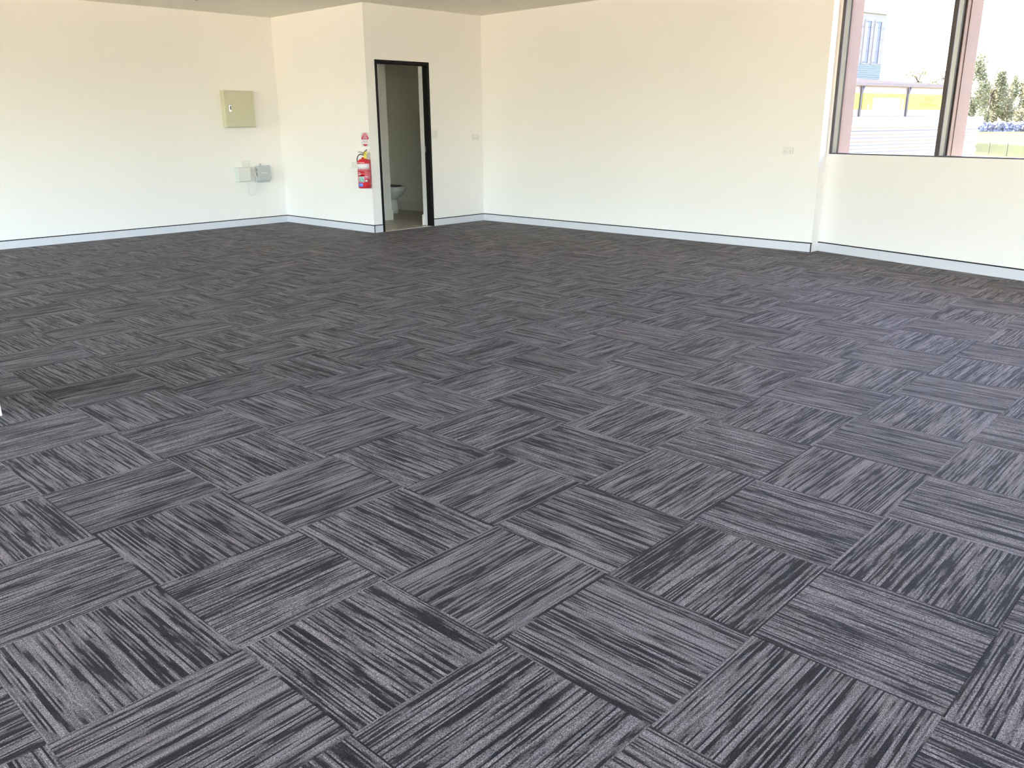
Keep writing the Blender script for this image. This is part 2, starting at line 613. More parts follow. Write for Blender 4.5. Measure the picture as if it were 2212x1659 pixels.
def tile_geo(bm, poly, uvl, seedl, ox, oy, along_y, seed, g=0.0002, c=0.0008):
    """chamfered slab from a polygon given in world xy, origin ox,oy of the tile, uv in metres"""
    n = len(poly)
    cx = sum(p[0] for p in poly) / n
    cy = sum(p[1] for p in poly) / n

    def inset(p, d):
        dx, dy = cx - p[0], cy - p[1]
        l = math.hypot(dx, dy)
        return (p[0] + dx / l * d * 1.41, p[1] + dy / l * d * 1.41) if l > 0.02 else p
    rings = []
    for d, z in ((g, -0.008), (g, -c * 0.7), (g + c, 0.0)):
        rings.append([bm.verts.new((*inset(p, d), z)) for p in poly])
    faces = [bm.faces.new(rings[2])]
    for a, b in zip(rings, rings[1:]):
        for k in range(n):
            faces.append(bm.faces.new((a[k], a[(k + 1) % n], b[(k + 1) % n], b[k])))
    for f in faces:
        for lp in f.loops:
            x, y = lp.vert.co.x - ox, lp.vert.co.y - oy
            lx, ly = lc * x + ls * y, -ls * x + lc * y
            lp[uvl].uv = (ly, lx) if along_y else (lx, ly)
        if seedl is not None:
            f[seedl] = seed


def tile_mesh(name, poly, ox, oy, along_y, local):
    bm = bmesh.new()
    uvl = bm.loops.layers.uv.new('UVMap')
    tile_geo(bm, poly, uvl, None, ox, oy, along_y, 0)
    if local:
        bmesh.ops.translate(bm, vec=(-ox, -oy, 0), verts=bm.verts)
    me = bpy.data.meshes.new(name)
    bm.to_mesh(me)
    bm.free()
    me.materials.append(MAT['carpet'])
    return me


tiles = []
for i in range(-24, 20):
    for j in range(-24, 18):
        sq = [lat(i, j), lat(i + 1, j), lat(i + 1, j + 1), lat(i, j + 1)]
        pl = clip(ROOM, sq)
        if len(pl) < 3 or abs(area(pl)) < 0.0008:
            continue
        pr = [project((x, y, 0)) for x, y in pl]
        vis = 0.0
        if all(pr):
            cl = clip(pr if area(pr) > 0 else pr[::-1], [(0, 0), (IW, 0), (IW, IH), (0, IH)])
            vis = abs(area(cl)) if len(cl) >= 3 else 0.0
        full = abs(area(pl) - TS * TS) < 1e-4
        tiles.append((vis, i, j, pl, full))
tiles.sort(key=lambda t: -t[0])
full_me = [None, None]
seed_bm = bmesh.new()
s_uv = seed_bm.loops.layers.uv.new('UVMap')
s_sd = seed_bm.faces.layers.float.new('seed')
for k, (vis, i, j, pl, full) in enumerate(tiles):
    along_y = (i + j) % 2 == 0
    ox, oy = lat(i, j)
    if k < 300 and vis > 0:
        if full:
            a = 1 if along_y else 0
            if full_me[a] is None:
                full_me[a] = tile_mesh('carpet_tile', pl, ox, oy, along_y, True)
            o = bpy.data.objects.new('carpet_tile', full_me[a])
            o.location = (ox, oy, random.uniform(-0.0004, 0.0002))
        else:
            o = bpy.data.objects.new('carpet_tile', tile_mesh('carpet_tile', pl, ox, oy, along_y, True))
            o.location = (ox, oy, 0)
        COL.objects.link(o)
        o.parent = floor
    else:
        tile_geo(seed_bm, pl, s_uv, s_sd, ox, oy, along_y, random.random())
me = bpy.data.meshes.new('carpet_tile_field')
seed_bm.to_mesh(me)
seed_bm.free()
me.materials.append(MAT['carpet'])
ctf = bpy.data.objects.new('carpet_tile_field', me)
COL.objects.link(ctf)
ctf.parent = floor
ctf['kind'] = 'stuff'


# ------------------------------------------------------------------ skirting
def skirting(name, a, b, out, joints=(), ends=(0, 0), corner=()):
    """board along a-b standing proud of the wall on the 'out' side"""
    a, b = Vector((*a, 0)), Vector((*b, 0))
    d = (b - a).normalized()
    ln = (b - a).length
    out = Vector((*out, 0))
    m = frame(a, d, out, (0, 0, 1))
    if d.cross(out).z < 0:
        pass
    root = empty(name, a)
    tag(root, kind='structure')
    inv = Matrix.Translation(-a)
    cuts = [0.0] + [j for j in joints] + [ln]
    for c0, c1 in zip(cuts, cuts[1:]):
        e0 = ends[0] if c0 == 0 else 0.0008
        e1 = ends[1] if c1 == ln else 0.0008
        MB().box((c0 + e0, -0.004, -0.004), (c1 - e1, 0.003, HS - 0.012), inv @ m).build('board', MAT['skirting'], root)
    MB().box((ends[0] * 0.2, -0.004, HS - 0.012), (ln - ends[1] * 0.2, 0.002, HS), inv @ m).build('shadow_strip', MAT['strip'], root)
    for c in corner:
        MB().box((c - 0.005, -0.004, -0.004), (c + 0.005, 0.0045, HS), inv @ m).build('corner_strip', MAT['strip'], root)
    return root


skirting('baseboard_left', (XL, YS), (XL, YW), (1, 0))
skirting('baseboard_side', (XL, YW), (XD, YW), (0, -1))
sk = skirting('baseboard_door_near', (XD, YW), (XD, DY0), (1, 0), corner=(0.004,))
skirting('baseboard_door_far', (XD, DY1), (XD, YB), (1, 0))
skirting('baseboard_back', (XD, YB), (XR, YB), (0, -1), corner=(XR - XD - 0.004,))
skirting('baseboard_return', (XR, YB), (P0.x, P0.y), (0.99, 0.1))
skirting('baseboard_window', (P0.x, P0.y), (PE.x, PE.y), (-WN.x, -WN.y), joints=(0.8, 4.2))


# ------------------------------------------------------------------ windows
def window(name, p, d, out, a0, a1, z0, z1, nb, glass='glass', fw=0.037, mw=0.047, depth=0.088, setin=0.004):
    m = frame(p, d, out, (0, 0, 1))
    root = empty(name, (0, 0, 0))
    tag(root, kind='structure')
    y0, y1 = setin, setin + depth
    bay = (a1 - a0) / nb

    def member(nm, c0, c1, b0, b1):
        # shade painted on room-side face, skylight on body, rubber gasket at the outside
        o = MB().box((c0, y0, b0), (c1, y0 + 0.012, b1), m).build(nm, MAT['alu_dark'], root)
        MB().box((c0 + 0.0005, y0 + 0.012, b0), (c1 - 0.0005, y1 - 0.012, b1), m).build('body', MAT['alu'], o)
        MB().box((c0 - 0.002 * (c0 > a0 + 0.01), y1 - 0.012, b0), (c1 + 0.002 * (c1 < a1 - 0.01), y1, b1), m).build('gasket', MAT['gasket'], o)
    member('jamb', a0, a0 + fw, z0, z1)
    member('jamb', a1 - fw, a1, z0, z1)
    MB().box((a0 + fw, y0, z0), (a1 - fw, y1, z0 + 0.012), m).build('sill_rail', MAT['alu_dark'], root)
    MB().box((a0 + fw, y0, z1 - 0.04), (a1 - fw, y1, z1), m).build('head_rail', MAT['alu_dark'], root)
    edges = [a0 + fw]
    for k in range(1, nb):
        c = a0 + fw + k * (a1 - a0 - fw) / nb
        member('mullion', c - mw, c, z0 + 0.012, z1 - 0.04)
        edges += [c - mw, c]
    edges.append(a1 - fw)
    for k in range(nb):
        g = (y0 + y1) / 2 + 0.02
        MB().box((edges[2 * k], g, z0 + 0.010), (edges[2 * k + 1], g + 0.006, z1 - 0.038), m).build('pane', MAT[glass], root)
    return root


window('window_1', P0, WD, WN, WIN_A0, WIN_A1, SILL, HEAD, NB, 'glass_tinted')
c = P0 + WD * ((WIN_A0 + WIN_A1) / 2) + WN * 0.2
portal('portal_window_wall', (c.x, c.y, (SILL + HEAD) / 2), -WN, WIN_A1 - WIN_A0, HEAD - SILL)
wid = 2
for (a0, a1, z0, z1) in RW:
    window('window_%d' % wid, (XE, YS - 0.2, 0), Y_, X_, a0, a1, z0, z1, 3)
    portal('portal_right_wall', (XE + 0.2, YS - 0.2 + (a0 + a1) / 2, (z0 + z1) / 2), (-1, 0, 0), a1 - a0, z1 - z0)
    wid += 1
for (a0, a1, z0, z1) in SW:
    window('window_%d' % wid, (XL, YS, 0), X_, -Y_, a0, a1, z0, z1, 3)
    portal('portal_rear_wall', (XL + (a0 + a1) / 2, YS - 0.2, (z0 + z1) / 2), (0, 1, 0), a1 - a0, z1 - z0)
    wid += 1

# ------------------------------------------------------------------ door opening to the toilet
dr = empty('door_1', (XD, (DY0 + DY1) / 2, 0))
tag(dr, kind='structure')
inv = Matrix.Translation((-XD, -(DY0 + DY1) / 2, 0))
FW = 0.036


def dpart(nm, a, b, mat='doorframe', bev=0.0015):
    return MB().box(a, b, inv, bevel=bev).build(nm, MAT[mat], dr)


dpart('jamb', (XD - 0.10, DY0, -0.004), (XD + 0.006, DY0 + FW, DZ))
jr = dpart('jamb', (XD - 0.10, DY1 - FW, -0.004), (XD + 0.006, DY1, DZ))
dpart('head', (XD - 0.10, DY0 + FW, DZ - FW), (XD + 0.006, DY1 - FW, DZ))
dpart('stop', (XD - 0.07, DY0 + FW, -0.004), (XD - 0.035, DY0 + FW + 0.012, DZ - FW))
dpart('stop', (XD - 0.07, DY1 - FW - 0.012, -0.004), (XD - 0.035, DY1 - FW, DZ - FW))
dpart('stop', (XD - 0.07, DY0 + FW + 0.012, DZ - FW - 0.012), (XD - 0.035, DY1 - FW - 0.012, DZ - FW))
dpart('strike_plate', (XD - 0.099, DY1 - FW - 0.004, 1.02), (XD - 0.076, DY1 - FW + 0.001, 1.10), 'chrome', 0.0008)
dpart('threshold_strip', (XD - 0.05, DY0 + FW, -0.006), (XD + 0.004, DY1 - FW, 0.006), 'threshold', 0.002)

# toilet room shell
TX0, TX1, TY1 = -10.35, XD - WT, 7.333
mb = MB().box((TX0, YW + 0.10, -0.24), (XD - 0.045, TY1, 0.001))
tag(mb.build('floor_toilet', MAT['vinyl']), kind='structure')
wall('wall_toilet_back', (TX0 - 0.1, TY1, 0), X_, TX1 - TX0 + 0.28, Y_, 0.1, mat='toilet_wall')
wall('wall_toilet_left', (TX0, YW + 0.05, 0), Y_, TY1 - YW, -X_, 0.1, mat='toilet_wall')
tag(MB().box((TX0 - 0.1, YW + 0.1, H - 0.1), (TX1 - 0.0, TY1 + 0.05, H - 0.02)).build('ceiling_toilet', MAT['ceiling']), kind='structure')
NX = -8.93
mb = MB().box((NX - 0.10, YW + 0.10, -0.01), (NX, 6.079, H - 0.1))
tag(mb.build('wall_toilet_partition', MAT['wall']), kind='structure')
mb = MB().box((NX - 0.10, 6.08, -0.01), (NX + 0.022, 6.187, H - 0.1))
mb.build('wall_toilet_pier', MAT['wall'])
tag(bpy.data.objects['wall_toilet_pier'], kind='structure')


def tskirt(name, boxes):
    r = empty(name, (0, 0, 0))
    tag(r, kind='structure')
    for a, b in boxes:
        MB().box(a, b, bevel=0.001).build('board', MAT['tile_skirt'], r)


SKT = 0.148
tskirt('baseboard_toilet_back', [((TX0, TY1 - 0.011, 0), (TX1, TY1 + 0.002, SKT))])
tskirt('baseboard_toilet_pier', [((NX, YW + 0.1, 0), (NX + 0.010, 6.066, SKT)), ((NX - 0.1, 6.186, 0), (NX + 0.024, 6.214, SKT)), ((NX + 0.02, 6.088, 0), (NX + 0.026, 6.1865, SKT))])
tskirt('baseboard_toilet_front', [((TX1 - 0.011, YW + 0.1, 0), (TX1 + 0.002, DY0, SKT)), ((TX1 - 0.011, DY1 - 0.03, 0), (TX1 + 0.002, TY1, SKT))])

# ------------------------------------------------------------------ toilet
tl = empty('toilet', (-9.685, 6.83, 0.001))
tag(tl, 'white ceramic toilet seen through the dark door frame', 'toilet')


def oval(cx, rx, ry, z, n=28, sq=2.3):
    out = []
    for k in range(n):
        a = 2 * PI * k / n
        ca, sa = math.cos(a), math.sin(a)
        out.append((cx + rx * math.copysign(abs(ca) ** (2 / sq), ca), ry * math.copysign(abs(sa) ** (2 / sq), sa), z))
    return out


MB().loft([oval(-0.13, 0.19, 0.105, 0.0, sq=4), oval(-0.13, 0.185, 0.10, 0.10, sq=4), oval(-0.13, 0.178, 0.095, 0.225, sq=3.5)]).build('pedestal', MAT['china'], tl)
MB().loft([oval(-0.12, 0.165, 0.10, 0.215), oval(-0.10, 0.20, 0.125, 0.25), oval(-0.07, 0.255, 0.165, 0.31), oval(-0.04, 0.28, 0.18, 0.37),
           oval(-0.03, 0.283, 0.185, 0.405)]).build('bowl', MAT['china'], tl)
MB().loft([oval(-0.03, 0.286, 0.187, 0.405), oval(-0.03, 0.284, 0.185, 0.428), oval(-0.03, 0.274, 0.175, 0.434)]).build('rim', MAT['china'], tl)
MB().loft([oval(-0.08, 0.225, 0.165, 0.434), oval(-0.08, 0.228, 0.168, 0.442), oval(-0.09, 0.21, 0.15, 0.447)]).build('seat', MAT['seat'], tl)
MB().box((-0.55, -0.18, 0.38), (-0.36, 0.18, 0.78), bevel=0.02, seg=3).build('cistern', MAT['china'], tl)
MB().box((-0.56, -0.19, 0.78), (-0.35, 0.19, 0.805), bevel=0.008, seg=2).build('cistern_lid', MAT['china'], tl)
MB().box((-0.55, -0.10, 0.0), (-0.28, 0.10, 0.40), bevel=0.02, seg=2).build('rear_shroud', MAT['china'], tl)


# ------------------------------------------------------------------ power outlets and switches
def outlet(name, origin, along, out, w, h, label, vertical=False, cat='power outlet', group=None, gangs=2):
    """plate centred at origin"""
    m = frame((0, 0, 0), along, out, (0, 0, 1))
    root = empty(name, origin)
    tag(root, label, cat, group)
    MB().box((-w / 2, 0, -h / 2), (w / 2, 0.010, h / 2), m, bevel=0.003, seg=2).build('plate', MAT['switch_plate'], root)
    if cat == 'power outlet':
        for s in (-1, 1):
            MB().box((s * w * 0.14 - 0.006, 0.010, h * 0.12), (s * w * 0.14 + 0.006, 0.014, h * 0.36), m, bevel=0.001).build('rocker', MAT['white_plastic'], root)
            mb = MB()
            for (dx, dz, tl_) in ((-0.008, 0.0, 0.5), (0.008, 0.0, -0.5), (0.0, -0.014, 0.0)):
                mm = m @ Matrix.Translation((s * w * 0.27 + dx, 0.010, -h * 0.06 + dz)) @ Matrix.Rotation(tl_, 4, 'Y')
                mb.box((-0.0015, -0.001, -0.0045), (0.0015, 0.0008, 0.0045), mm)
            mb.build('pin_slots', MAT['slot'], root)
    else:
        MB().box((-0.009, 0.010, -0.014), (0.009, 0.0135, 0.014), m, bevel=0.001).build('rocker', MAT['white_plastic'], root)
    return root


nX, nY = -X_, -Y_
outlet('power_outlet', (-8.137, YW, 0.880), X_, nY, 0.127, 0.075, 'white double power outlet tucked behind the red fire extinguisher')
outlet('power_outlet', (-2.9935, YB, 1.076), X_, nY, 0.125, 0.072, 'white double power outlet alone on the long wall near the window')
outlet('power_outlet', (XD, 6.90, 1.203), Y_, X_, 0.136, 0.085, 'white double power outlet between the door and the wall corner')
outlet('power_outlet', (XL, 4.393, 0.872), Y_, X_, 0.13, 0.078, 'white double power outlet just above the white network box')
outlet('light_switch', (XD, 6.1225, 1.252), Y_, X_, 0.095, 0.118, 'white upright light switch plate beside the dark door frame', cat='light switch')

# ------------------------------------------------------------------ switchboard cabinet on the left wall
sb = empty('switchboard_cabinet', (XL, 4.11, 1.37))
tag(sb, 'beige metal switchboard cabinet mounted high on the left wall', 'electrical cabinet')
MB().box((0, 0, 0), (0.110, 0.445, 0.487), bevel=0.004, seg=2).build('body', MAT['beige'], sb)
dd = MB().box((0.110, 0.008, 0.008), (0.126, 0.437, 0.479), bevel=0.005, seg=2).build('door', MAT['beige'], sb)
lk = MB().box((0.126, 0.050, 0.205), (0.134, 0.078, 0.295), bevel=0.002).build('lock_plate', MAT['chrome'], dd)
MB().box((0.134, 0.059, 0.235), (0.142, 0.069, 0.28), bevel=0.002).build('latch', MAT['dark'], dd)

# white and grey network boxes
nb_ = empty('network_box', (XL, 4.214, 0.625))
tag(nb_, 'flat white network box below the power outlet on left wall', 'network box')
MB().box((0, 0, 0), (0.045, 0.215, 0.200), bevel=0.006, seg=3).build('base', MAT['box_side'], nb_)
MB().box((0.045, 0.010, 0.006), (0.062, 0.212, 0.196), bevel=0.006, seg=3).build('cover', MAT['box_white'], nb_)
MB().box((0.0615, 0.135, 0.142), (0.0632, 0.172, 0.150)).build('maker_print', MAT['amber'], nb_)
gb = empty('network_box', (XL, 4.520, 0.603))
tag(gb, 'grey network box with cable entry beside the white one', 'network box')
MB().box((0, 0.004, 0), (0.065, 0.205, 0.225), bevel=0.006, seg=2).build('base', MAT['box_grey'], gb)
MB().box((0.065, 0.0, 0.025), (0.095, 0.209, 0.236), bevel=0.008, seg=2).build('cover', MAT['box_grey'], gb)
MB().box((0.0945, 0.062, 0.128), (0.0965, 0.140, 0.140)).build('white_print', MAT['white_plastic'], gb)
for zz in (0.055, 0.12):
    MB().box((0.060, 0.204, zz), (0.088, 0.218, zz + 0.035), bevel=0.003).build('side_clip', MAT['box_grey'], gb)
    MB().box((0.060, -0.010, zz + 0.04), (0.088, 0.004, zz + 0.085), bevel=0.003).build('side_clip', MAT['slot'], gb)
MB().lathe([(0.0, 0.232), (0.014, 0.232), (0.014, 0.262), (0.0, 0.262)], 14, Matrix.Translation((0.03, 0.085, 0))).build('cable_gland', MAT['box_grey'], gb)
# looping white cable
pts = []
loop = [(4.436, 0.825), (4.462, 0.80), (4.486, 0.74), (4.502, 0.66), (4.508, 0.56), (4.500, 0.49), (4.470, 0.440), (4.430, 0.432), (4.392, 0.462), (4.382, 0.53), (4.386, 0.61)]


def catmull(ps, sub=6):
    out = []
    for k in range(len(ps) - 1):
        p0, p1, p2, p3 = ps[max(k - 1, 0)], ps[k], ps[k + 1], ps[min(k + 2, len(ps) - 1)]
        for s in range(sub):
            t = s / sub
            out.append(tuple(0.5 * ((2 * p1[q]) + (-p0[q] + p2[q]) * t + (2 * p0[q] - 5 * p1[q] + 4 * p2[q] - p3[q]) * t * t
                                    + (-p0[q] + 3 * p1[q] - 3 * p2[q] + p3[q]) * t ** 3) for q in range(len(p1))))
    out.append(ps[-1])
    return out


lp3 = [(XL + (0.075 if k < 4 else 0.03 if k > 5 else 0.05), y, z) for k, (y, z) in enumerate(loop)]
cb = MB().tube(catmull(lp3), 0.005, 8).build('network_cable', MAT['box_white'])
tag(cb, 'thin white cable looping below the two network boxes', 'cable')

# ------------------------------------------------------------------ extinguisher sign
sg = empty('extinguisher_sign', (-7.872, YW, 1.2035))
tag(sg, 'oval red and white powder extinguisher sign on clear plate', 'sign')
mS = frame((0, 0, 0), (1, 0, 0), (0, 0, 1), (0, -1, 0))          # local x right, y up, z out of the wall
MB().box((-0.088, -0.0895, 0), (0.088, 0.0895, 0.003), mS, bevel=0.0008).build('backing_plate', MAT['clear'], sg)


def ell(rx, ry, y0=-9, y1=9, n=64):
    pts = []
    for k in range(n):
        a = 2 * PI * k / n
        pts.append((rx * math.cos(a), ry * math.sin(a)))
    big = 1.0
    y0, y1 = max(y0, -big), min(y1, big)
    return clip(pts, [(-big, y0), (big, y0), (big, y1), (-big, y1)])


ERX, ERY = 0.078, 0.083
MB().prism(ell(ERX, ERY), 0.003, 0.0036, mS).build('oval', MAT['label_white'], sg)
MB().prism(ell(ERX, ERY, 0.002, 1), 0.0036, 0.0042, mS).build('upper_field', MAT['sign_red'], sg)
MB().prism(ell(ERX, ERY, -1, -0.058), 0.0036, 0.0042, mS).build('lower_field', MAT['sign_red'], sg)
mb = MB()
for k in range(24):
    a0, a1 = PI * (0.13 + 0.74 * k / 24), PI * (0.13 + 0.74 * (k + 1) / 24)
    r0, r1 = 0.80, 0.93
    q = [(ERX * r * math.cos(a), ERY * r * math.sin(a)) for r, a in ((r0, a0), (r1, a0), (r1, a1), (r0, a1))]
    if min(p[1] for p in q) > 0.03:
        mb.prism(q, 0.0042, 0.0047, mS)
mb.build('pink_arc', MAT['sign_pink'], sg)
text_mesh('ABE', 0.036, 0.0004, MAT['label_white'], 'lettering', sg, mS @ Matrix.Translation((0, 0.044, 0.0048)), xs=1.0)
text_mesh('POWDER', 0.026, 0.0004, MAT['label_white'], 'lettering', sg, mS @ Matrix.Translation((0, 0.018, 0.0048)), xs=0.88)
mb = MB()
for yy, ww in ((-0.012, 0.058), (-0.024, 0.050), (-0.034, 0.056), (-0.046, 0.016)):
    x = -ww
    while x < ww:
        s = random.uniform(0.012, 0.026)
        mb.box((x, yy - 0.0022, 0.0036), (min(x + s, ww), yy + 0.0022, 0.0040), mS)
        x += s + 0.005
mb.build('small_print', MAT['print'], sg)

# ------------------------------------------------------------------ fire extinguisher
fx = empty('fire_extinguisher', (-7.812, 4.905, 0.592))
tag(fx, 'red fire extinguisher hung at the wall corner beside the door', 'fire extinguisher')
RB = 0.083
prof = [(0, 0.0), (RB - 0.012, 0.0), (RB - 0.003, 0.004), (RB, 0.014), (RB, 0.315), (RB - 0.003, 0.335), (RB - 0.012, 0.352), (RB - 0.03, 0.366),
        (RB - 0.055, 0.376), (0.022, 0.380), (0.022, 0.392), (0, 0.392)]
MB().lathe(prof, 40).build('cylinder', MAT['red'], fx)
MB().lathe([(RB + 0.0015, 0.028), (RB + 0.0035, 0.031), (RB + 0.0035, 0.037), (RB + 0.0015, 0.040)], 40).build('seam_ring', MAT['red_dark'], fx)
mbk = MB().box((-0.02, 0.074, 0.10), (0.02, 0.0955, 0.36), bevel=0.002)
mbk.build('wall_bracket', MAT['red_dark'], fx)


def band(nm, z0, z1, a0, a1, mat, dr_=0.0008, par=fx):
    r = RB + dr_
    n = max(4, int(abs(a1 - a0) / 6))
    return MB().lathe([(RB - 0.001, z0), (r, z0), (r, z1), (RB - 0.001, z1)], n, a0=math.radians(a0), a1=math.radians(a1)).build(nm, MAT[mat], par)


wb = band('white_band', 0.245, 0.312, -165, 22, 'label_white')
band('rose_band', 0.222, 0.243, -160, 28, 'red_pale')
lab = band('label_panel', 0.155, 0.218, -100, -38, 'red_dark', 0.0010)
band('print_panel', 0.075, 0.218, -34, 26, 'red_pale', 0.0006)
pic = band('pictogram_panel', 0.078, 0.152, -96, -37, 'label_white', 0.0010)
band('pictogram_field', 0.084, 0.146, -91, -42, 'label_green', 0.0014, pic)
for (z0, z1, a0, a1) in ((0.128, 0.143, -88, -78), (0.118, 0.140, -70, -60), (0.088, 0.104, -86, -76), (0.090, 0.110, -64, -54), (0.126, 0.140, -52, -45), (0.106, 0.114, -80, -72), (0.092, 0.100, -50, -45)):
    band('pictogram', z0, z1, a0, a1, 'label_white', 0.0019, pic)
band('blue_label', 0.022, 0.066, -98, -52, 'label_blue', 0.0042)
for (z0, z1, a0, a1) in ((0.196, 0.206, -96, -72), (0.178, 0.186, -96, -66), (0.166, 0.172, -96, -74)):
    band('white_print', z0, z1, a0, a1, 'label_white', 0.0016, lab)
for (z0, z1, a0, a1) in ((0.146, 0.154, -30, -2), (0.146, 0.154, 8, 16), (0.132, 0.136, -32, 20), (0.085, 0.105, -30, -10)):
    band('pale_print', z0, z1, a0, a1, 'label_white', 0.0014)
band('gold_print', 0.326, 0.332, -110, -30, 'label_white', -0.001)
MB().lathe([(0, 0.39), (0.017, 0.39), (0.019, 0.396), (0.019, 0.418), (0.014, 0.424), (0.014, 0.446), (0, 0.446)], 20).build('valve', MAT['chrome'], fx)
ir = Vector((0.72, 0.695, 0))                                     # handle axis


def lever(nm, a, b, w, t, mat):
    a, b = Vector(a), Vector(b)
    d = (b - a).normalized()
    side = Vector((0, 0, 1)).cross(d).normalized()
    upd = d.cross(side)
    m = frame(a, d, side, upd)
    return MB().box((0, -w / 2, -t / 2), ((b - a).length, w / 2, t / 2), m, bevel=t * 0.3, seg=2).build(nm, MAT[mat], fx)


lever('squeeze_lever', ir * -0.004 + Vector((0, 0, 0.436)), ir * 0.052 + Vector((0, 0, 0.490)), 0.022, 0.010, 'dark')
lever('carry_handle', ir * 0.0 + Vector((0, 0, 0.452)), ir * -0.062 + Vector((0, 0, 0.463)), 0.020, 0.006, 'dark')
lever('handle_link', ir * -0.012 + Vector((0, 0, 0.415)), ir * 0.012 + Vector((0, 0, 0.455)), 0.020, 0.012, 'chrome')
hz = [ir * -0.012 + Vector((0, 0, 0.428)), ir * -0.034 + Vector((0, -0.004, 0.430)), ir * -0.056 + Vector((0, -0.008, 0.415)), ir * -0.074 + Vector((0, -0.004, 0.385)),
      ir * -0.085 + Vector((0, 0.004, 0.345)), ir * -0.088 + Vector((0.006, 0.012, 0.28)), ir * -0.088 + Vector((0.008, 0.016, 0.20)), ir * -0.088 + Vector((0.008, 0.016, 0.12))]
MB().tube(catmull([tuple(p) for p in hz], 5), 0.0062, 10).build('hose', MAT['dark'], fx)
mg = Matrix.Translation(ir * 0.030 + Vector((0, -0.012, 0.440))) @ Matrix.Rotation(math.radians(90), 4, 'X') @ Matrix.Rotation(0.6, 4, 'Y')
MB().lathe([(0, 0), (0.016, 0), (0.016, 0.008), (0, 0.010)], 20, mg).build('pressure_gauge', MAT['brass'], fx)
mt_ = frame(ir * 0.024 + Vector((0.014, -0.012, 0.378)), (0.6, 0.8, 0), (-0.8, 0.6, 0), (0.0, 0.0, 1.0)) @ Matrix.Rotation(0.12, 4, 'Y')
MB().box((-0.017, -0.0015, 0.0), (0.017, 0.0015, 0.052), mt_, bevel=0.001).build('yellow_tag', MAT['yellow_tag'], fx)
MB().lathe([(0.010, -0.0015), (0.021, -0.0015), (0.021, 0.0015), (0.010, 0.0015), (0.010, -0.0015)], 20, mt_ @ Matrix.Translation((0.006, 0, 0.066)) @ Matrix.Rotation(PI / 2, 4, 'X')).build('yellow_collar', MAT['yellow_tag'], fx)
MB().tube([ir * 0.045 + Vector((0, 0, 0.425)), ir * 0.050 + Vector((0, 0, 0.45)), ir * 0.046 + Vector((0, 0, 0.475))], 0.004, 8).build('safety_pin', MAT['brass'], fx)

# ------------------------------------------------------------------ outside: steel columns against the window
for a_r, lb in ((-0.003, 'pinkish brown steel column outside the left end of the window'), (1.311, 'pinkish brown steel column behind the first window mullion')):
    m = frame(P0, WD, WN, (0, 0, 1))
    st = empty('steel_column', P0 + WD * (a_r - 0.075) + WN * 0.30 + Vector((0, 0, GZ)))
    tag(st, lb, 'column')
    inv2 = Matrix.Translation(-st.location)
    MB().box((a_r - 0.13, 0.145, GZ), (a_r, 0.397, H + 0.4), inv2 @ m, bevel=0.008, seg=2).build('shaft', MAT['steel'], st)
    MB().box((a_r - 0.14, 0.20, GZ), (a_r + 0.007, 0.215, H + 0.4), inv2 @ m, bevel=0.002).build('stiffener', MAT['steel'], st)
    MB().box((a_r - 0.20, 0.142, GZ), (a_r + 0.05, 0.45, GZ + 0.02), inv2 @ m).build('base_plate', MAT['steel'], st)

# ground
mb = MB().box((-900, -600, GZ - 0.3), (900, 1300, GZ))
gr = tag(mb.build('ground', MAT['grass']), kind='structure')
mb = MB().box((-90, -140, GZ - 0.2), (140, 62, GZ + 0.012))
tag(mb.build('paving', MAT['paving']), kind='structure')
# storey below so that the room does not hang in the air
mb = MB().prism([(XL - 0.14, YS - 0.13), (XE + 0.13, YS - 0.13), (XE + 0.13, PE.y), (P0.x + 0.03, P0.y + 0.12), (P0.x + 0.03, 7.32), (TX0 - 0.1, 7.42), (TX0 - 0.1, 5.0), (XL - 0.14, 5.0)], GZ, -0.251)
tag(mb.build('wall_lower_storey', MAT['clad_white']), kind='structure')

AZ = math.radians(12)
W2 = Vector((math.sin(AZ), math.cos(AZ), 0))
N2 = Vector((math.cos(AZ), -math.sin(AZ), 0))

# corrugated white parapet
po = Vector((-3.765, 10.534, 0))
pa = empty('corrugated_parapet', po + Vector((0, 0, GZ)))
tag(pa, 'white corrugated parapet wall with flat capping just outside the window', 'wall')
mP = frame((0, 0, -GZ), W2, -N2, (0, 0, 1))        # local x along, y away from viewer, z world height
S0, S1 = -3.2, 3.44
CP = 0.100
prof = []
z = 1.335
k = 0
while z > -1.2:
    prof.append((0.0 if k % 4 in (0, 1) else 0.022, z))
    z -= CP / 4 * (1.5 if k % 2 == 0 else 0.5)
    k += 1
mb = MB()
vs0 = [mb.bm.verts.new(mP @ Vector((S0, y, zz))) for y, zz in prof]
vs1 = [mb.bm.verts.new(mP @ Vector((S1, y, zz))) for y, zz in prof]
vb0 = [mb.bm.verts.new(mP @ Vector((S0, 0.14, zz))) for y, zz in prof]
vb1 = [mb.bm.verts.new(mP @ Vector((S1, 0.14, zz))) for y, zz in prof]
for q in range(len(prof) - 1):
    mb.bm.faces.new((vs0[q], vs1[q], vs1[q + 1], vs0[q + 1]))
    mb.bm.faces.new((vs1[q], vb1[q], vb1[q + 1], vs1[q + 1]))
    mb.bm.faces.new((vb0[q], vs0[q], vs0[q + 1], vb0[q + 1]))
    mb.bm.faces.new((vb1[q], vb0[q], vb0[q + 1], vb1[q + 1]))
mb.build('corrugated_cladding', MAT['clad_white'], pa)
MB().box((S0 - 0.03, 0.0, GZ), (S1, 0.14, -1.15), mP).build('wall_base', MAT['clad_white'], pa)
MB().box((S0 - 0.05, -0.03, 1.335), (S1 + 0.05, 0.20, 1.44), mP, bevel=0.004).build('capping', MAT['clad_white'], pa)
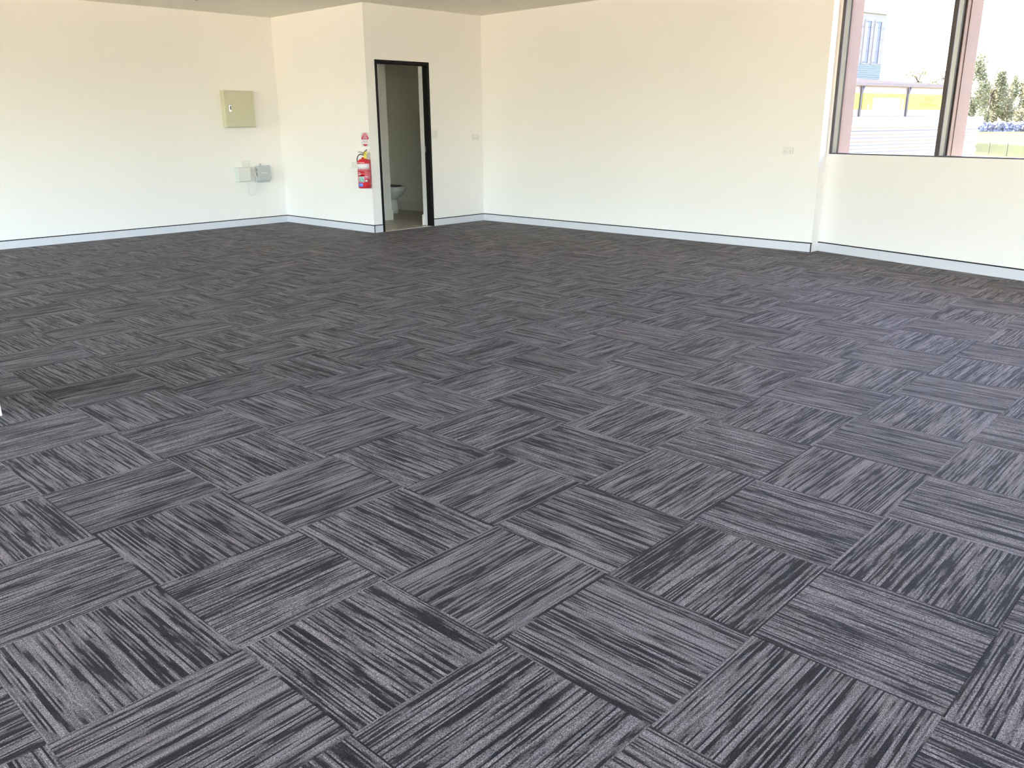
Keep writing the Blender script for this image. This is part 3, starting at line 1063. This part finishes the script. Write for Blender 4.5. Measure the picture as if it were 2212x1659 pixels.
MB().box((S0 - 0.02, -0.022, 1.290), (S1 + 0.02, 0.16, 1.334), mP).build('flashing', MAT['clad_white'], pa)

# shed with yellow banners
so = Vector((-16.133, 40.077, 0))
sh = empty('shed', so + Vector((0, 0, GZ)))
tag(sh, 'pale shed with tan gutter and downpipes beyond the parapet', 'shed')
mH = frame((0, 0, -GZ), W2, -N2, (0, 0, 1))
MB().box((-14, 0, GZ), (9.6, 9.0, 3.06), mH).build('wall', MAT['shed_wall'], sh)
MB().box((-14.1, -0.16, 3.02), (9.7, 0.02, 3.13), mH, bevel=0.02).build('gutter', MAT['gutter'], sh)
mR = mH @ Matrix.Translation((0, 0, 3.13)) @ Matrix.Rotation(math.radians(6), 4, 'X')
rf = MB().box((-14.1, -0.1, -0.06), (9.7, 9.3, 0.0), mR).build('roof', MAT['shed_roof'], sh)
s = -13.8
while s < 9.6:
    MB().box((s - 0.022, -0.1, 0.0), (s + 0.022, 9.3, 0.05), mR).build('roof_rib', MAT['gutter'], rf)
    s += 0.56
for s in (-3.65, 0.42, 4.32, 8.3):
    dp = MB().tube([mH @ Vector(p) for p in ((s + 0.12, -0.10, 3.03), (s + 0.02, -0.07, 2.78), (s, -0.06, 2.6), (s, -0.06, GZ))], 0.055, 8).build('downpipe', MAT['pipe'], sh)
    MB().tube([mH @ Vector(p) for p in ((s - 0.06, -0.10, 3.03), (s - 0.01, -0.07, 2.78))], 0.035, 8).build('pipe_branch', MAT['pipe'], dp)
for c0, c1 in ((-3.0, 0.2), (0.85, 3.1), (3.42, 4.0), (4.65, 6.5)):
    MB().box((c0, -0.03, 1.545), (c1, 0.0, 1.64), mH).build('vent_slot', MAT['grey_stripe'], sh)


def banner(a0, a1, label, patch=None, text=False):
    b_ = empty('banner_sign', so + W2 * ((a0 + a1) / 2) + Vector((0, 0, 1.97)))
    tag(b_, label, 'banner')
    mm = Matrix.Translation(-b_.location) @ frame(so, W2, -N2, (0, 0, 1))
    MB().box((a0, -0.045, 1.97), (a1, -0.012, 2.70), mm).build('sheet', MAT['sign_yellow'], b_)
    if patch:
        for (c0, c1, z0, z1) in patch:
            MB().box((c0, -0.052, z0), (c1, -0.046, z1), mm).build('white_patch', MAT['sign_white'], b_)
    if text:
        mt = mm @ frame((0, 0, 0), (1, 0, 0), (0, 0, 1), (0, -1, 0))
        text_mesh('BEU', 0.33, 0.004, MAT['sign_brown'], 'lettering', b_, mt @ Matrix.Translation((6.25, 2.45, 0.05)), shear=0.15, xs=1.5)
        mb2 = MB()
        for q in range(11):
            mb2.box((5.45 + q * 0.085, -0.05, 2.16 + 0.01 * (q % 2)), (5.45 + q * 0.085 + 0.06, -0.046, 2.27), mm)
        mb2.build('illegible_print', MAT['sign_brown'], b_)
        text_mesh('.com.au', 0.17, 0.004, MAT['sign_brown'], 'lettering', b_, mt @ Matrix.Translation((6.72, 2.20, 0.05)), xs=1.1)


banner(-3.5, 0.30, 'plain yellow banner at the left end of the shed wall')
banner(0.60, 4.15, 'yellow banner with a large white patch between two downpipes', patch=[(1.42, 3.72, 1.972, 2.50), (1.02, 1.12, 1.972, 2.20), (3.86, 3.98, 1.972, 2.45)])
banner(4.45, 8.1, 'yellow banner with brown lettering at the right end of shed', text=True)

# tall building
to = Vector((-29.88, 73.406, 0))
tb_ = empty('tall_building', to + Vector((0, 0, GZ)))
tag(tb_, 'tall pale building with two slit windows behind the shed', 'building')
mT = frame((0, 0, -GZ), W2, -N2, (0, 0, 1))
MB().box((-14, 0, GZ), (2.93, 12, 10.08), mT).build('wall', MAT['tall_white'], tb_)
MB().box((-14.1, -0.12, 10.08), (3.03, 12.1, 10.25), mT).build('parapet_cap', MAT['tall_white'], tb_)
zz = 9.6
for zz in (9.0, 8.1, 7.1, 6.12):
    MB().box((-14, -0.02, zz - 0.02), (2.93, 0.0, zz + 0.02), mT).build('panel_joint', MAT['grey_stripe'], tb_)
for (c0, c1) in ((0.08, 0.86), (1.46, 2.28), (-2.2, -1.4)):
    wf = MB()
    wf.box((c0 - 0.10, -0.06, 6.06), (c0, 0.0, 9.56), mT)
    wf.box((c1, -0.06, 6.06), (c1 + 0.10, 0.0, 9.56), mT)
    wf.box((c0, -0.06, 6.06), (c1, 0.0, 6.15), mT)
    wf.box((c0, -0.06, 9.47), (c1, 0.0, 9.56), mT)
    w_ = wf.build('window', MAT['tall_white'], tb_)
    MB().box((c0, -0.02, 6.15), (c1, -0.005, 9.47), mT).build('pane', MAT['win_dark'], w_)
    MB().box((c0, -0.05, 6.3), (c0 + 0.38, -0.022, 9.35), mT).build('blind', MAT['tall_white'], w_)
zz = 4.4
while zz < 5.95:
    MB().box((-14, -0.05, zz), (2.9, 0.0, zz + 0.10), mT).build('louvre', MAT['tall_blue'], tb_)
    zz += 0.17

# metal fence across the lawn
f0, f1 = Vector((-37.578, 136.022, GZ)), Vector((-28.262, 122.186, GZ))
fd = (f1 - f0).normalized()
fe = empty('metal_fence', f0)
tag(fe, 'black metal picket fence crossing the sunlit lawn', 'fence')
fside = Vector((-fd.y, fd.x, 0))
mF = frame((0, 0, 0), fd, fside, (0, 0, 1))
for k in range(-2, 6):
    a = 4.95 + k * 6.5
    MB().box((a - 0.05, -0.05, 0), (a + 0.05, 0.05, 1.66), mF).build('post', MAT['fence'], fe)
    for zz in (0.15, 1.42):
        MB().box((a + 0.05, -0.02, zz), (a + 6.45, 0.02, zz + 0.05), mF).build('rail', MAT['fence'], fe)
    pk = MB()
    for q in range(1, 43):
        pk.box((a + q * 0.15 - 0.014, -0.014, 0.08), (a + q * 0.15 + 0.014, 0.014, 1.50), mF)
    tag(pk.build('pickets', MAT['fence'], fe), kind='stuff')


# trees
def tree(loc, h, rx, rz, nleaf, ls, label, mat, seed, sparse=False, group=None):
    rnd = random.Random(seed)
    t = empty('gum_tree', loc)
    tag(t, label, 'tree', group)
    th = h - rz * 0.9
    pts = [(0, 0, 0), (rnd.uniform(-.4, .4), rnd.uniform(-.4, .4), th * 0.5), (rnd.uniform(-.8, .8), rnd.uniform(-.8, .8), th)]
    tr = MB().tube(pts, h * 0.018, 8, taper=0.5)
    clumps = []
    for k in range(16):
        u = rnd.uniform(0, 2 * PI)
        w = rnd.uniform(-0.75, 0.85)
        rr = math.sqrt(1 - w * w) * rnd.uniform(0.45, 0.85)
        c = Vector((rr * rx * math.cos(u), rr * rx * math.sin(u), h - rz + w * rz))
        clumps.append((c, rnd.uniform(0.24, 0.42)))
        tr.tube([pts[-1], tuple(Vector(pts[-1]).lerp(c, 0.5) + Vector((0, 0, 0.4))), tuple(c)], h * 0.006, 5, taper=0.4)
    tr.build('trunk', MAT['bark'], t)
    bm = bmesh.new()
    for k in range(nleaf):
        c, s = clumps[rnd.randrange(len(clumps))]
        v = Vector((rnd.gauss(0, 1), rnd.gauss(0, 1), rnd.gauss(0, 1))).normalized() * (rnd.random() ** 0.4)
        p = c + Vector((v.x * rx * s, v.y * rx * s, v.z * rz * s * (1.2 if not sparse else 0.9)))
        q = Matrix.Rotation(rnd.uniform(0, 2 * PI), 3, 'Z') @ Matrix.Rotation(rnd.uniform(0, PI), 3, 'X')
        l = ls * rnd.uniform(0.6, 1.3)
        a = [q @ Vector(x) * l + p for x in ((-0.5, -0.28, 0), (0.1, -0.36, 0.08), (0.55, 0.02, 0), (0.05, 0.36, 0.08))]
        bm.faces.new([bm.verts.new(x) for x in a])
    me = bpy.data.meshes.new('foliage')
    bm.to_mesh(me)
    bm.free()
    me.materials.append(MAT[mat])
    o = bpy.data.objects.new('foliage', me)
    COL.objects.link(o)
    o.parent = t
    tag(o, kind='stuff')


tree((-57.0, 165.0, GZ), 13.4, 3.0, 2.4, 700, 0.40, 'sparse gum tree rising above the shed roof', 'leaf_pale', 3, True)
tree((-53.4, 168.5, GZ), 14.6, 2.8, 3.0, 700, 0.40, 'loose gum tree partly hidden by the window mullion', 'leaf_pale', 4, True)
far = [((-129.5, 436, GZ), 31.5, 8.0, 14.8, 'tallest far tree right of the steel column', 'leaf', 11),
       ((-122.0, 444, GZ), 26.0, 7.5, 12.2, 'rounded far tree second from the steel column', 'leaf', 12),
       ((-116.5, 438, GZ), 20.5, 7.0, 10.0, 'low far tree in the dip of the treeline', 'leaf_pale', 13),
       ((-111.0, 449, GZ), 24.0, 6.0, 11.0, 'far tree with a rounded top near the right edge', 'leaf', 14),
       ((-104.5, 444, GZ), 22.0, 6.5, 10.5, 'far tree cut by the right edge of the photo', 'leaf_pale', 15),
       ((-138.5, 440, GZ), 27.0, 7.0, 11.5, 'far tree hidden behind the steel column', 'leaf', 16)]
for k, (loc, h, rx, rz, lb, mt, sd) in enumerate(far):
    g = (1.0, 1.05, 1.10, 1.15, 1.0, 1.05)[k]            # alternate trees stand a row further back
    loc = (CAM.x + (loc[0] - CAM.x) * g, CAM.y + (loc[1] - CAM.y) * g, GZ)
    tree(loc, h * g + (g - 1) * 4, rx * g, rz * g, 5200, 0.95, lb, mt, sd)
rnd = random.Random(5)
bm = bmesh.new()
for k in range(2600):
    s = rnd.uniform(0, 1)
    p = Vector((-146 + 58 * s, 412 + 12 * s + rnd.uniform(-2, 6), GZ + rnd.random() ** 1.4 * 3.9))
    q = Matrix.Rotation(rnd.uniform(0, 2 * PI), 3, 'Z') @ Matrix.Rotation(rnd.uniform(0, PI), 3, 'X')
    a = [q @ Vector(x) * 1.3 + p for x in ((-0.5, -0.4, 0), (0.4, -0.5, 0.1), (0.6, 0.3, 0), (-0.1, 0.5, 0.1))]
    bm.faces.new([bm.verts.new(x) for x in a])
me = bpy.data.meshes.new('scrub')
bm.to_mesh(me)
bm.free()
me.materials.append(MAT['scrub'])
o = bpy.data.objects.new('scrub', me)
COL.objects.link(o)
tag(o, 'dark shaded scrub along the foot of the treeline', 'scrub', kind='stuff')
